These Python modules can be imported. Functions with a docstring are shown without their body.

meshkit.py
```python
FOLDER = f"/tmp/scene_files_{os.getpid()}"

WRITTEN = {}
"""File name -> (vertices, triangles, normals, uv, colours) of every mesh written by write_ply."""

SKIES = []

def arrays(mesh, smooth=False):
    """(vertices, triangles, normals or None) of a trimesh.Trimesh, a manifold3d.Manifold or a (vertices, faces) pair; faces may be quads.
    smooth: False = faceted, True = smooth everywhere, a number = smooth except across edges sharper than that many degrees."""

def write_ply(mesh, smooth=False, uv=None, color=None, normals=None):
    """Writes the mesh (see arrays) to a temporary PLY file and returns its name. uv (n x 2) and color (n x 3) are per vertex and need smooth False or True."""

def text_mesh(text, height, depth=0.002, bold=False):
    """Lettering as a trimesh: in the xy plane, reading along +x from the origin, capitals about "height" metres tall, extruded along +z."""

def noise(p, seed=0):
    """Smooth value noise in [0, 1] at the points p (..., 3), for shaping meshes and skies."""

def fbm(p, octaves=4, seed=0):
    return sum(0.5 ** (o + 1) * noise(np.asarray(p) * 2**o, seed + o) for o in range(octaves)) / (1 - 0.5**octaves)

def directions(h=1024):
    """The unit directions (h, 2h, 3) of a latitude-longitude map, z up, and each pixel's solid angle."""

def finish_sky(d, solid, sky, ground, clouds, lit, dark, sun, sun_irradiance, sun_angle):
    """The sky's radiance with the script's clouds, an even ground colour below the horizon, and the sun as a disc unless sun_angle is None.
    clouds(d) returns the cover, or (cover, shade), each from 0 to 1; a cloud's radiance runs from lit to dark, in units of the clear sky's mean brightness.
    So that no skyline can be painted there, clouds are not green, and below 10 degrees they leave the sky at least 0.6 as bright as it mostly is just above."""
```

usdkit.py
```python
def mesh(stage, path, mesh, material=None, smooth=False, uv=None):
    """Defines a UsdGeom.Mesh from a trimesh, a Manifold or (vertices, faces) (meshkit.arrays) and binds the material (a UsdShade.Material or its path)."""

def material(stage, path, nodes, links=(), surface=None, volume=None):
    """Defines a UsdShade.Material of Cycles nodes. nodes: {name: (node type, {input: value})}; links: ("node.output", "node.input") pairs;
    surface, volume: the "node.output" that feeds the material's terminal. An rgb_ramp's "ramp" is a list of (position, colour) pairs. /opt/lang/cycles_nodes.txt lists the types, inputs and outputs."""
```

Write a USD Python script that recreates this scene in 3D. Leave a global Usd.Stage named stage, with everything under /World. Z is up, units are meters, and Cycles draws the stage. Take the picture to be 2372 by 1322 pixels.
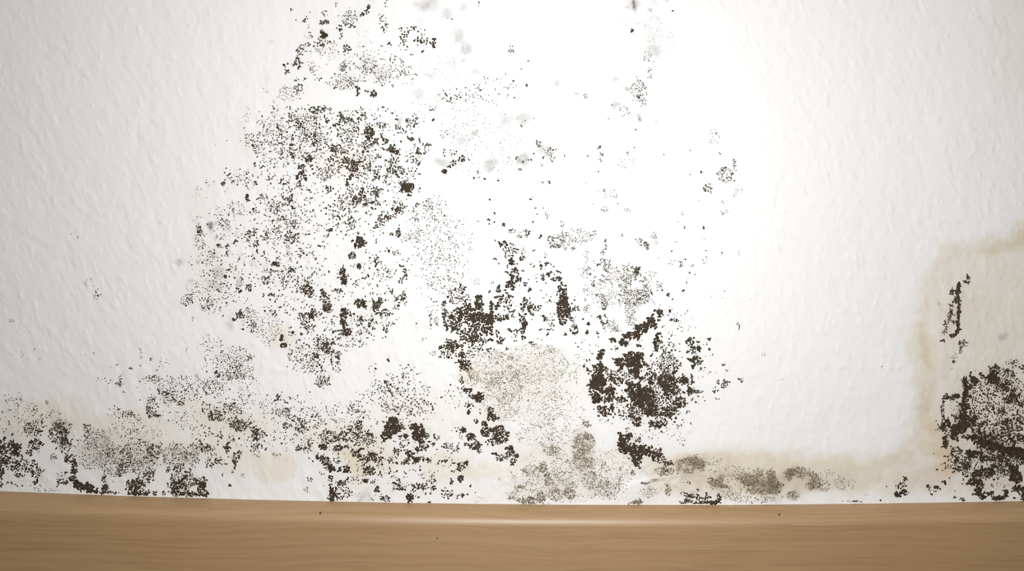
import math
import numpy as np
import trimesh
import usdkit
import meshkit
from scipy import ndimage
from scipy.spatial import cKDTree
from scipy.sparse import coo_matrix
from scipy.sparse.csgraph import connected_components
from pxr import Gf, Sdf, Usd, UsdGeom, UsdLux, UsdShade, Vt

# ---------------------------------------------------------------- camera, light, exposure
stage = Usd.Stage.CreateInMemory()
UsdGeom.SetStageUpAxis(stage, UsdGeom.Tokens.z)
UsdGeom.SetStageMetersPerUnit(stage, 1.0)
UsdGeom.Xform.Define(stage, '/World')
W, H = 2372, 1322
S = 0.0004                      # metres of wall per pixel of the photograph
DIST = 0.66                     # camera to wall
ROLL = math.radians(0.556)      # the photograph is tilted by half a degree
BOARD_TOP = 0.100
CZ = BOARD_TOP + 504.5 * S      # camera height
cr, sr = math.cos(ROLL), math.sin(ROLL)

cam = UsdGeom.Camera.Define(stage, '/World/camera')
cam.CreateHorizontalApertureAttr(36.0)
cam.CreateFocalLengthAttr(36.0 * DIST / (W * S))
cam.CreateExposureAttr(0.0)
cam.CreateClippingRangeAttr((0.02, 50.0))
cam.AddTransformOp().Set(Gf.Matrix4d(cr, 0, sr, 0, -sr, 0, cr, 0, 0, -1, 0, 0, 0, -DIST, CZ, 1))

# the flash of the camera, just above the lens
flash = UsdLux.RectLight.Define(stage, '/World/camera_flash')
flash.CreateWidthAttr(0.06)
flash.CreateHeightAttr(0.035)
flash.CreateIntensityAttr(648.0)
flash.CreateColorAttr(Gf.Vec3f(1.0, 1.0, 1.0))
FX, FY, FZ = 0.034, -0.605, CZ + 0.12
tilt = math.atan2(0.03, 0.60)
flash.AddTransformOp().Set(Gf.Matrix4d().SetRotate(Gf.Rotation(Gf.Vec3d(1, 0, 0), 90 - math.degrees(tilt))) * Gf.Matrix4d().SetTranslate(Gf.Vec3d(FX, FY, FZ)))
# the weak even light of the room
dome = UsdLux.DomeLight.Define(stage, '/World/room_light')
dome.CreateIntensityAttr(0.13)
dome.CreateColorAttr(Gf.Vec3f(1.0, 0.97, 0.93))


def world(px, py):
    """A place on the wall's face, from its place in the photograph: (x, z) in metres."""
    dx, dy = (np.asarray(px, float) - W / 2) * S, (H / 2 - np.asarray(py, float)) * S
    return dx * cr - dy * sr, CZ + dx * sr + dy * cr


def picture(x, z):
    x, z = np.asarray(x, float), np.asarray(z, float) - CZ
    return (x * cr + z * sr) / S + W / 2, H / 2 - (-x * sr + z * cr) / S


def prop(prim, **kw):
    for k, v in kw.items():
        prim.SetCustomDataByKey(k, v)


def primvar(m, name, rgb):
    UsdGeom.PrimvarsAPI(m).CreatePrimvar(name, Sdf.ValueTypeNames.Color3fArray, 'vertex').Set(Vt.Vec3fArray.FromNumpy(np.asarray(rgb, np.float32)))


rng = np.random.default_rng(7)
# ---------------------------------------------------------------- materials
LOOKS = '/World/Looks'
UsdGeom.Scope.Define(stage, LOOKS)
wall_paint = usdkit.material(stage, LOOKS + '/wall_paint', {
    'a': ('attribute', {'attribute': 'stain'}),
    'g': ('geometry', {}),
    'n': ('noise_texture', {'scale': 420.0, 'detail': 3.0, 'roughness': 0.6}),
    'b': ('bump', {'strength': 0.22, 'distance': 0.0006}),
    'p': ('principled_bsdf', {'roughness': 0.75, 'specular_ior_level': 0.12}),
}, [('g.position', 'n.vector'), ('n.fac', 'b.height'), ('b.normal', 'p.normal'), ('a.color', 'p.base_color')], surface='p.BSDF')

mould_mat = usdkit.material(stage, LOOKS + '/mould', {
    'a': ('attribute', {'attribute': 'tone'}),
    'p': ('principled_bsdf', {'roughness': 0.9, 'specular_ior_level': 0.08}),
}, [('a.color', 'p.base_color')], surface='p.BSDF')

wood = usdkit.material(stage, LOOKS + '/beech_foil', {
    'g': ('geometry', {}),
    'low': ('noise_texture', {'scale': 5.0, 'detail': 1.0}),
    'lowv': ('vector_math', {'math_type': 'scale', 'scale': 0.022}),
    'add': ('vector_math', {'math_type': 'add'}),
    'm1': ('mapping', {'mapping_type': 'point', 'scale': (2.0, 60.0, 150.0)}),
    'n1': ('noise_texture', {'scale': 1.0, 'detail': 3.0, 'roughness': 0.5}),
    'm2': ('mapping', {'mapping_type': 'point', 'scale': (11.0, 300.0, 520.0)}),
    'n2': ('noise_texture', {'scale': 1.0, 'detail': 3.0, 'roughness': 0.6}),
    'm3': ('mapping', {'mapping_type': 'point', 'scale': (1.3, 300.0, 420.0)}),
    'n3': ('noise_texture', {'scale': 1.0, 'detail': 1.0}),
    'r1': ('rgb_ramp', {'ramp': [(0.25, (0.35, 0.212, 0.097)), (0.50, (0.374, 0.234, 0.111)), (0.78, (0.40, 0.257, 0.127))]}),
    'r2': ('rgb_ramp', {'ramp': [(0.30, (0.86, 0.84, 0.80)), (0.5, (1.0, 1.0, 1.0)), (0.72, (1.05, 1.05, 1.06))]}),
    'r3': ('rgb_ramp', {'ramp': [(0.36, (0.78, 0.74, 0.68)), (0.44, (1.0, 1.0, 1.0)), (1.0, (1.0, 1.0, 1.0))]}),
    'x1': ('mix', {'mix_type': 'multiply', 'fac': 0.75}),
    'x2': ('mix', {'mix_type': 'multiply', 'fac': 0.30}),
    'b': ('bump', {'strength': 0.12, 'distance': 0.0004}),
    'p': ('principled_bsdf', {'roughness': 0.48, 'specular_ior_level': 0.95}),
}, [('g.position', 'low.vector'), ('low.color', 'lowv.vector1'), ('g.position', 'add.vector1'), ('lowv.vector', 'add.vector2'),
    ('add.vector', 'm1.vector'), ('m1.vector', 'n1.vector'), ('add.vector', 'm2.vector'), ('m2.vector', 'n2.vector'), ('add.vector', 'm3.vector'), ('m3.vector', 'n3.vector'),
    ('n1.fac', 'r1.fac'), ('n2.fac', 'r2.fac'), ('n3.fac', 'r3.fac'), ('r1.color', 'x1.color1'), ('r2.color', 'x1.color2'), ('x1.color', 'x2.color1'), ('r3.color', 'x2.color2'),
    ('x2.color', 'p.base_color'), ('n2.fac', 'b.height'), ('b.normal', 'p.normal')], surface='p.BSDF')

nick_mat = usdkit.material(stage, LOOKS + '/bare_fibre', {'p': ('principled_bsdf', {'base_color': (0.10, 0.045, 0.018), 'roughness': 0.9})}, surface='p.BSDF')
floor_mat = usdkit.material(stage, LOOKS + '/floor_covering', {
    'g': ('geometry', {}), 'n': ('noise_texture', {'scale': 60.0, 'detail': 4.0}),
    'r': ('rgb_ramp', {'ramp': [(0.3, (0.20, 0.185, 0.165)), (0.7, (0.27, 0.25, 0.225))]}),
    'p': ('principled_bsdf', {'roughness': 0.85})}, [('g.position', 'n.vector'), ('n.fac', 'r.fac'), ('r.color', 'p.base_color')], surface='p.BSDF')

# ---------------------------------------------------------------- the mould, as it is mapped on the wall
# T: corner of the map sheet the next lines use (three sheet units make one photograph pixel); @: the patch they belong to.
# a line: u v  half-width half-height  number  radius [h soft | g grey | o olive | w wormy | aN turned]; s: a soft grey smudge and its strength
DATA = '''
T 0 0
@edge
1680 770 40 60 25 1.1
1720 960 50 50 30 1.6
1745 1010 25 50 20 2
@colony
1600 1200 80 50 35 1.6
1680 1230 80 60 25 2
1522 1253 11 13 8 2.6
1440 1245 40 25 14 1.3
1360 1285 25 15 8 1.4
1550 1290 20 20 5 1.3
1745 1120 15 15 6 2.5
1745 1245 14 18 7 2.5
1600 993 4 4 1 1.8
1548 963 4 4 1 1.4
1470 990 4 6 2 1.3 g
1285 180 4 10 2 1.2 g
1328 242 4 4 1 1.6
T 600 0
@top
228 65 14 14 4 2
255 140 8 8 2 2
325 140 8 26 7 2.5
305 155 10 8 4 2.4
350 85 10 6 2 2.6
340 185 8 10 2 2
465 110 24 12 8 2.5
450 75 10 10 3 1.8
448 155 32 16 20 2.6
430 215 12 8 5 3
450 240 18 13 10 3.4
440 285 35 35 22 2.5
350 245 30 20 9 1.9
325 310 25 15 10 2
290 345 35 30 25 2
385 300 10 20 4 2
410 330 30 30 12 2
265 395 14 25 14 2.3
265 440 30 18 16 2.8
185 443 20 8 7 2.6
230 437 18 8 6 2.4
195 490 20 14 10 2.3
365 465 25 35 16 1.8
525 30 12 20 4 1.8
620 130 50 60 45 1.8
635 185 20 12 7 2.4
550 190 18 20 10 3
560 235 14 35 8 2.2
745 50 10 10 7 3
728 90 22 14 12 3
700 110 15 9 6 3
760 18 28 20 12 1.2 g
605 330 30 22 14 2.8
590 365 20 15 5 2
515 300 25 15 8 1.8
480 370 70 40 25 1.4
400 420 60 100 25 1.3
700 270 80 60 45 1 g
840 130 30 40 16 2
865 190 20 30 9 2.2
850 215 8 16 4 2.3
870 30 20 20 5 2
895 310 16 14 6 2.9
830 312 10 6 3 2
1010 200 50 22 14 2.5
985 260 25 30 12 2.7
1065 188 12 6 3 2.6
1080 285 35 22 14 2.8
1110 225 25 25 6 2
1190 285 12 22 9 3.4
1145 285 20 20 8 2.5
985 320 30 30 10 2
1050 375 20 5 4 2.5
1115 350 10 8 4 2.8
1215 292 3 3 1 2
570 460 25 30 18 2
780 460 200 110 120 1.8 h
740 430 60 60 24 2 h
840 520 60 60 24 2 h
1000 500 80 60 25 1.6
560 560 80 50 50 1.8
620 580 40 30 16 2 h
670 605 16 18 8 2.8
685 635 10 6 4 2.5
738 622 12 5 3 2.5
785 640 15 22 12 3
400 540 25 9 5 2.3
320 540 10 10 4 2.2
275 600 33 22 22 2.3
205 640 70 50 55 1.5
50 600 18 40 15 1.1
270 545 28 14 6 2
110 740 25 60 30 1.2
@colony
400 750 55 22 35 2.3
460 745 35 14 10 2
560 770 15 7 4 2.2
690 760 30 25 14 1.8
300 800 100 60 55 1.8
230 810 40 30 15 1.7
560 810 38 22 24 2.6
620 815 18 15 10 2.6
465 825 13 10 7 2.8
520 850 25 7 7 2.8
700 800 28 24 14 2.4
330 880 90 80 55 2.2
120 870 70 50 45 1.5
140 890 20 18 8 2.6
155 925 12 10 4 2.3
600 890 60 80 50 2.1
750 900 30 38 42 3.2
780 945 36 40 22 3 w
745 970 50 36 25 2.3
840 855 45 18 16 2.3
850 965 20 28 12 3
905 1015 33 22 22 3.3
950 1045 16 12 7 3.3
945 870 18 20 8 2.3
1070 800 24 24 12 2.3
1030 850 30 40 16 2.5
985 890 40 25 10 2.4
1035 945 22 10 9 3
1095 955 7 15 4 3
1060 1000 12 10 4 2.6
1085 1025 10 25 8 2.8
1140 1010 12 30 12 2.8
1110 1050 25 10 7 2.7
100 1000 120 150 110 1.6
300 1000 120 120 75 2
380 950 28 40 15 2.4
430 940 25 28 14 1.8 h
540 1020 45 32 30 2.6
500 1010 12 20 8 2.8
590 1085 28 24 18 3
640 1130 42 32 38 3
690 1105 15 8 5 3
660 1180 38 32 18 2.6
340 1080 18 24 18 3.6
225 1020 14 40 10 2.5
225 1060 12 20 6 2.6
290 1150 28 28 18 2.8
290 1200 33 28 26 3.2
450 1180 60 40 35 2.4
520 1110 60 50 22 2.3
90 1220 18 10 7 3
20 1060 25 30 10 1.7
200 1250 60 60 20 2
600 1245 8 24 9 3.2
622 1210 7 15 5 3
800 1195 15 25 9 3
740 1060 80 50 40 1.5
740 1140 30 30 12 2.4
920 1110 40 60 35 2.4
885 1160 13 20 7 2.8
950 1180 28 34 20 2.6
870 1205 14 10 5 2.6
1015 1275 42 26 40 3.6
1035 1265 10 14 8 3.6
1090 1285 10 20 4 2.6
970 1240 20 14 6 2.4
490 1285 28 18 12 2.8
700 1295 60 25 20 2.6
790 1300 24 24 12 2.8
1050 1080 60 60 22 1.8
1020 1190 60 40 15 1.8
1320 1110 20 20 12 2.8
1290 1140 14 12 5 2.7
1265 1170 12 16 9 3.3
1265 1200 4 4 1 2.2
1380 1080 24 18 12 3
1430 1085 12 12 4 2.4
1320 1040 25 18 7 2
1260 1040 14 30 8 1.6
@faint
1490 1172 8 8 4 3.2
1462 1212 6 6 2 3
1500 1228 3 3 1 2
1535 1218 10 5 3 2.8
1625 1218 5 12 3 2.6
1560 1137 4 4 1 2.2
1625 1100 4 4 1 2.4
1750 1075 7 8 3 3
1300 650 80 50 22 1.8
1360 665 15 20 5 2.2
1480 650 80 80 35 1.4
1620 600 120 100 35 1.5
1250 470 150 80 60 .9 g
1310 450 30 40 25 1 g
1350 760 350 100 70 1
1500 1000 250 200 160 1
1180 740 20 25 7 1.9
1185 820 7 7 3 2.8
1195 848 3 3 1 2.2
1260 910 25 30 10 1.3
1720 340 20 28 9 1.8
1505 25 14 20 5 1.7
1680 15 3 3 1 2
1710 180 3 3 1 1.8
1280 120 60 20 10 1.1
1470 92 3 3 1 1.2
1725 555 8 4 3 2
1692 462 3 3 1 2.2
s 1140 30 80 55 .5
s 1290 85 25 40 .35
s 1400 55 30 25 .25
s 1110 150 60 25 .12
s 1355 250 45 60 .45
s 1420 325 40 42 .6
s 1395 415 14 12 .4
s 1470 495 50 30 .35
s 1175 515 35 30 .35
s 1040 572 20 18 .45
s 1090 640 50 40 .3
s 1245 640 40 35 .28
s 1195 680 25 35 .25
s 1690 815 65 65 .35
s 1475 895 35 30 .5
s 1405 960 55 35 .45
s 1585 1115 58 52 .55
s 1250 1105 48 42 .5
s 950 825 30 30 .5
s 100 290 18 18 .2
s 575 460 28 30 .25
s 750 440 60 60 .15
s 840 510 60 60 .18
s 590 560 90 60 .2
s 60 520 25 40 .15
s 1130 805 30 30 .12
s 1630 995 25 25 .15
s 430 940 40 40 .15
T 1200 0
@faint
920 240 60 130 130 .8 g
720 160 30 20 15 .8 g
810 170 30 10 10 .8 g
1025 270 25 60 14 .9
880 390 35 35 30 1.2
895 505 18 40 14 1.5
820 620 50 70 60 1.5
825 665 13 10 7 2
850 690 20 28 8 1.6
640 718 4 3 2 2
720 760 40 35 28 1.1
825 805 10 22 6 1.2
800 880 4 6 2 1.8
770 212 8 10 4 2.8
460 660 14 18 8 1.8
485 608 3 3 1 1.4
475 730 3 3 1 1.6
610 810 9 5 3 1.5
15 243 3 3 1 1.8
70 418 5 3 2 1.8
20 428 3 3 1 1.8
20 475 4 4 2 2
28 540 4 3 1 1.8
48 548 3 3 1 1.5
58 588 6 6 3 2.4
25 645 3 3 1 1.8
5 628 3 3 1 1.8
22 858 6 6 3 2.4
50 825 4 4 2 2
108 803 5 5 2 1.6
125 960 4 5 3 2
140 985 18 18 9 1.8
210 1030 33 28 22 1.7
230 1080 20 20 8 1.4
33 1098 4 4 2 2.6
80 1088 14 6 5 1.6
18 1157 6 4 3 3
4 1150 5 4 3 2.8
175 1075 6 5 3 2
110 1048 6 5 2 2
315 1060 5 6 3 1.8
165 1130 9 12 4 1.3
555 1005 13 10 6 2
570 1050 12 20 6 1.7
555 1090 16 12 9 2.2
475 1065 8 7 4 1.8
548 1165 4 4 2 2
605 995 4 3 1 2
365 925 3 4 1 1.6
475 1110 3 3 1 1.5
745 1045 7 18 6 2
710 1110 40 40 22 1
790 1010 8 8 4 1.6
780 1120 20 60 10 1
630 1190 3 3 1 2
680 1200 3 3 1 2
718 1215 3 4 1 1.8
362 1200 3 3 1 1.6
292 1205 3 3 1 1.6
170 1240 8 6 5 2.3
210 1245 7 14 5 1.9
465 1250 4 4 2 1.3
585 1300 5 9 4 1.7
272 1305 3 3 1 1.8
@flank
1330 930 35 50 22 1.3
1345 912 5 8 3 1.8
1410 1190 50 50 50 1.6
1470 1120 12 50 16 1.5
1250 1170 10 8 5 1.7
1165 1190 5 7 3 1.3
1290 1280 28 28 20 1.9
1270 1295 8 8 5 2.2
1370 1045 6 5 3 1.9
1170 1030 6 6 2 1.8
1500 1290 30 30 12 1
1095 1255 3 3 1 1.4
990 1050 4 8 2 1.6
1300 1035 3 3 1 1.5
960 1010 3 3 1 1.4
1048 78 6 5 2 2
s 790 45 18 62 1
s 790 40 45 55 .5
s 895 85 15 14 .8
s 770 212 14 14 .5
s 920 250 70 120 .12
s 930 350 55 40 .35
s 815 170 30 15 .15
s 750 598 25 16 .55
s 825 575 30 30 .25
s 665 555 24 18 .45
s 660 728 38 38 .65
s 825 805 14 26 .7
s 60 790 55 50 .35
s 20 830 45 45 .35
s 155 985 30 35 .45
s 205 1030 45 50 .4
s 40 1090 48 45 .65
s 270 570 20 20 .4
s 185 520 35 30 .15
s 405 645 12 10 .5
s 515 575 14 14 .25
s 515 900 25 25 .18
s 915 915 30 20 .15
s 280 1190 20 30 .12
s 1120 1060 30 30 .12
s 700 1060 60 60 .06
s 945 820 12 20 .3
s 930 50 14 20 .25
s 1015 5 15 10 .4
s 270 720 35 25 .1
T 0 440
@sparse
490 295 9 4 3 1.3
540 315 8 8 3 1.3
615 640 33 38 16 1.1
665 715 28 28 12 1.5
515 712 3 3 1 2
493 748 3 3 1 1.9
165 658 3 3 1 1.6
172 720 3 3 1 1.6
555 780 3 3 1 1.2
85 890 18 14 7 1.3
182 1022 3 3 1 1.8
205 1065 3 3 1 1.6
238 1078 5 4 2 1.8
650 905 3 3 1 1.8
645 1105 4 6 2 1.8
585 1120 8 5 2 1.3
510 1048 3 3 1 1.8
80 1115 20 8 4 1.2
160 1120 10 30 6 1.2
275 1150 10 10 4 1.3
5 1078 3 3 1 1.4
130 968 4 4 1 1.4
@lowleft
965 1110 9 40 10 1.4
935 1155 3 3 1 1.6
1035 1145 8 12 4 1.6
960 1190 6 6 3 1.6
900 1210 9 6 5 2
800 1185 10 8 5 1.4
830 1280 12 30 9 1.7
810 1315 16 8 9 2.4
760 1200 4 4 1 1.4
700 1295 40 20 9 1.2
760 1300 10 10 5 1.5
1050 1280 48 22 25 1.5
1070 1225 14 8 6 1.5
1100 1170 60 40 8 1.2
960 1300 4 4 2 1.8
1010 1215 4 5 1 1.6
1150 1300 30 20 8 1.4
@colony
1360 270 20 42 30 1.8
1355 275 10 20 10 2.4
1360 340 40 60 40 1.4
1350 200 30 20 10 1.1
1335 40 25 25 8 1
1230 490 14 28 18 .9
1300 490 18 40 8 1.2
1530 225 38 33 25 1.9
1610 130 60 50 50 1.2
1600 160 7 25 6 2
1480 150 40 50 22 .9
1690 60 10 22 10 3
1660 70 4 4 1 2
1745 140 18 18 12 2.6
1490 380 14 7 5 2.6
1548 375 8 10 4 3
1545 410 5 18 4 2.3
1605 350 10 10 5 3
1640 240 5 4 2 1.8
1480 310 4 4 2 2.5 g
1515 328 4 4 2 2.5 g
1700 310 33 28 22 2.6
1740 280 14 28 9 2.7
1625 300 30 20 16 1.1
1755 370 11 50 16 3
1690 350 15 8 5 2.6
1440 440 24 24 12 1.7
1400 470 60 50 25 1.3
1540 588 10 6 4 2.7
1555 545 10 10 5 2.4
1600 540 10 10 3 1.6
1670 510 6 4 3 2.8
1630 470 5 5 2 2.4
1678 430 4 4 2 2.2
1730 465 8 10 4 2.7
1562 495 3 3 1 2
1702 660 12 24 14 3
1640 685 18 16 8 3
1735 595 6 4 3 2.7
1650 575 8 12 3 2
1420 640 90 80 40 1.5
1300 650 30 40 16 1.2
1275 745 38 38 35 1.8
1330 720 25 40 14 1.6
1410 770 45 40 28 1.9
1530 700 40 80 32 1.7
1440 800 60 40 22 1.6
1590 700 40 60 14 1.3
1690 740 5 5 2 2.2
1520 850 9 4 3 2.6
1640 850 26 26 24 2.8
1600 880 14 8 7 2.6
1700 870 60 60 46 1.6
1730 930 28 40 22 1.9
1660 945 10 7 4 2.3
1700 965 15 5 5 2
1320 880 16 16 6 1.2
1345 935 4 4 1 1.8
1385 868 3 3 1 1.5
@lowmid
1590 1000 4 4 1 2.2
1550 997 4 4 1 2
1440 1040 70 60 40 1.3
1600 1180 130 110 170 1.5
1490 1250 28 28 16 2.2
1600 1240 60 40 36 1.9
1400 1300 60 20 16 1.5
1320 1280 50 30 18 1.3
1275 1080 8 20 4 1.1
1640 1187 4 4 2 2.6
1490 1265 6 6 3 2.6
s 1445 237 24 34 1
s 1480 312 12 12 .5
s 1512 326 12 12 .5
s 1488 560 45 45 .4
s 1440 625 30 25 .35
s 1450 440 30 40 .2
s 1230 490 25 40 .25
s 1580 900 25 70 .3
s 1720 510 40 35 .25
s 1640 620 25 25 .4
s 1560 270 40 20 .2
s 970 510 50 50 .06
s 1490 650 50 30 .25
s 1230 740 30 30 .15
s 1320 630 20 20 .2
T 600 440
@colony
40 45 38 18 14 2.2
210 60 22 28 16 2.4
240 130 18 18 8 2.4
120 120 50 40 25 2
200 200 200 180 110 1.5
150 200 22 12 8 2.4
110 215 20 10 6 2.4
250 230 34 28 20 2.4
135 285 30 40 18 2.2
60 290 18 18 8 2.2
50 330 28 18 8 2
215 328 34 34 32 2.6
290 425 18 28 14 2.2
205 430 12 50 12 2
120 505 22 14 10 3
125 465 8 6 4 2.6
90 555 28 14 9 2.2
40 610 28 28 16 2.2
195 570 45 60 30 2.1
230 545 14 12 7 3
175 630 22 40 14 2.2
340 685 33 28 38 3.1
280 665 28 40 18 2.4
330 610 38 24 14 1.9
360 590 5 5 2 2.4
95 715 26 9 9 2.9
35 715 10 10 4 2.6
110 840 18 24 12 2.1
450 720 28 38 28 3
465 790 22 30 26 3.6
545 685 23 18 12 2.8
505 692 4 4 2 2.6
370 840 18 30 20 3.3
320 890 30 45 32 2.7
340 930 40 18 16 2.4
600 50 60 50 40 2.3 w
690 70 48 33 38 2.6
640 90 16 16 6 2.8
800 30 24 40 16 2.4
800 90 28 16 16 2.3
540 110 60 40 25 2
540 200 33 50 25 2 w
480 272 18 5 7 2.7
630 230 33 50 28 1.9
595 300 6 14 4 2.2
950 120 42 45 32 2.5
950 140 20 20 10 3
860 180 38 40 22 2.5
830 220 33 26 18 2.6
800 250 14 14 4 2.5
735 158 7 6 3 2.7
950 300 16 24 13 3
900 300 20 10 4 1.8
1030 15 18 25 12 3.2
1000 5 30 8 8 3.2
690 360 28 27 36 3.6
690 340 24 5 8 3.2
635 450 22 18 22 2.9
655 400 5 4 2 2.5
680 295 6 6 3 2.6
715 305 4 4 2 2.3
640 350 4 5 2 2.6
678 517 11 14 9 3.2
645 515 25 12 5 2.2
570 555 14 24 18 3.3
580 615 18 20 18 3.5
540 590 6 8 4 2.8
610 590 6 10 4 2.6
575 522 10 6 4 2.4
670 630 24 24 9 1.9
800 485 20 30 14 2.6
780 440 4 4 1 2
860 570 50 40 25 2.1
970 518 14 6 5 2.9
985 545 10 20 5 2.3
1000 590 15 35 14 2.6
960 620 12 20 5 2.4
780 580 5 5 2 2
890 412 6 5 2 2.8
945 435 20 8 3 1.8
690 768 25 26 26 3.9
720 790 6 14 6 3.4
800 790 26 33 30 3.2
830 755 14 14 9 3.3
860 835 40 25 18 2.6
770 695 14 14 6 2.4
900 690 12 6 5 2.8
985 690 10 8 3 2.2
975 720 28 30 18 2.5
945 770 18 45 18 2.4
985 750 10 30 8 2.5
575 855 17 42 32 3.6
575 900 14 12 8 3.6
625 850 10 8 5 3.2
600 915 8 6 3 3
595 965 30 24 34 4
515 965 20 18 9 3.2 w
510 1025 10 16 6 3
700 885 10 28 10 3
680 880 10 25 6 2
775 910 26 38 22 2.8
740 960 18 20 8 2.4
700 975 8 8 2 2
865 955 16 22 9 2.6
870 880 40 40 14 2
290 975 6 10 4 3
235 968 6 9 4 3.2
155 1000 10 18 10 3.2
170 1055 16 18 12 3.2
60 920 80 120 100 1.4
440 1050 50 50 40 2.4
460 1065 28 28 20 3
545 1120 16 28 16 3
520 1140 20 8 6 2.6
490 1100 30 25 12 2.5
340 1130 130 70 80 1.9
330 1190 110 50 45 1.8
530 1200 28 40 20 2
430 1270 50 50 25 1.9
440 1305 40 12 8 2
600 1030 60 60 22 2
680 1050 50 30 10 2
400 1120 25 20 10 2.6
620 1190 3 3 1 1.8
@lowmid
883 1157 6 6 3 3.2
780 1215 28 60 16 1.4
795 1212 6 4 3 2
1000 1250 110 60 25 1.7
870 1305 16 8 5 2.6
1035 1217 5 4 2 2.2
980 1265 8 25 5 2.4
@haze
1150 180 110 110 80 1.7 h
1130 110 60 30 10 2.2 h
1210 90 60 50 18 1.9 h
1050 320 70 40 32 1.7 h
1100 285 14 30 6 2.2 h
1200 370 130 120 80 1.6 h
1250 560 130 130 80 1.6 h
1330 300 120 150 45 1.3 h
1250 650 70 60 25 1.7 h
1400 420 100 100 30 1.2
@central
1260 820 18 58 28 2.8
1290 880 33 48 38 2.8
1350 850 38 38 38 3.3
1420 830 46 46 46 3.4
1435 800 10 30 10 3.4
1400 920 85 60 90 3.3
1320 930 38 28 24 3
1500 770 26 40 40 3.9
1490 860 50 28 38 4
1555 880 36 28 36 4.2
1560 945 36 45 30 3.3
1480 960 66 45 50 3.2
1440 1010 75 22 40 3.2
1580 810 9 50 18 3.6
1640 755 10 52 20 3.4 a-25
1650 868 45 18 26 3.4
1690 780 26 80 28 2.8
1720 840 18 25 10 3
1540 1020 45 12 15 3.2
1640 1030 26 26 20 3.4
1620 970 14 14 6 3.2
1700 950 12 7 5 3
1740 990 28 40 15 2.5
1575 1080 28 8 9 2.8
1690 1080 9 7 5 3.2
1340 720 60 50 38 2.4
1380 670 16 28 9 2.8
1410 740 28 40 12 2.6
1320 1062 36 30 40 3.4
1260 1080 33 26 25 2.6
1290 1120 60 22 22 2.6
1300 1035 60 20 14 2.2
1380 1150 22 58 34 3.3
1410 1190 32 38 32 3
1430 1050 40 38 22 2.6
1490 1060 40 38 20 2.6
1430 1120 40 28 14 2.5
1170 880 7 60 22 1.6
1180 790 38 50 16 1.5
1210 890 14 28 14 1.6
1110 1010 40 10 7 1.2
1180 1110 22 14 9 1.4
1380 1260 12 40 8 2
1570 70 4 4 3 3.2
1570 77 3 3 1 2.4
1600 158 4 4 2 2.3
1560 205 10 10 4 2.5
1565 230 6 4 2 2.5
1605 217 4 4 2 2.6
1665 240 9 8 5 2.6
1720 280 24 14 9 1.9
1480 620 24 28 25 1
1700 400 55 36 34 2.6 w
1640 370 18 14 8 2.5
1605 345 5 4 2 2.4
1720 490 17 18 12 3.1
1690 520 8 10 4 2.6
1610 465 8 10 4 2.6
1632 500 5 12 4 2
1740 580 28 50 26 3.4
1710 640 32 22 24 3.6
1690 560 10 10 5 2.6
1630 672 12 18 10 3.4
1570 690 5 8 3 3
1590 630 10 10 4 1.7
1620 725 14 8 6 3.2
@film
1600 1210 170 110 420 .9 o
1440 1240 20 40 40 1.2 o
1620 1130 100 40 70 1.2
s 1490 240 48 28 .5
s 1140 510 30 18 .4
s 1500 550 22 22 .35
s 1300 560 60 60 .18
s 1690 160 60 60 .2
s 40 520 28 20 .45
s 145 605 22 22 .5
s 645 508 24 14 .5
s 690 885 20 30 .45
s 780 890 20 25 .3
s 300 1095 36 36 .6
s 870 1135 24 26 .6
s 1100 930 40 40 .25
s 1170 880 30 70 .15
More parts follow.
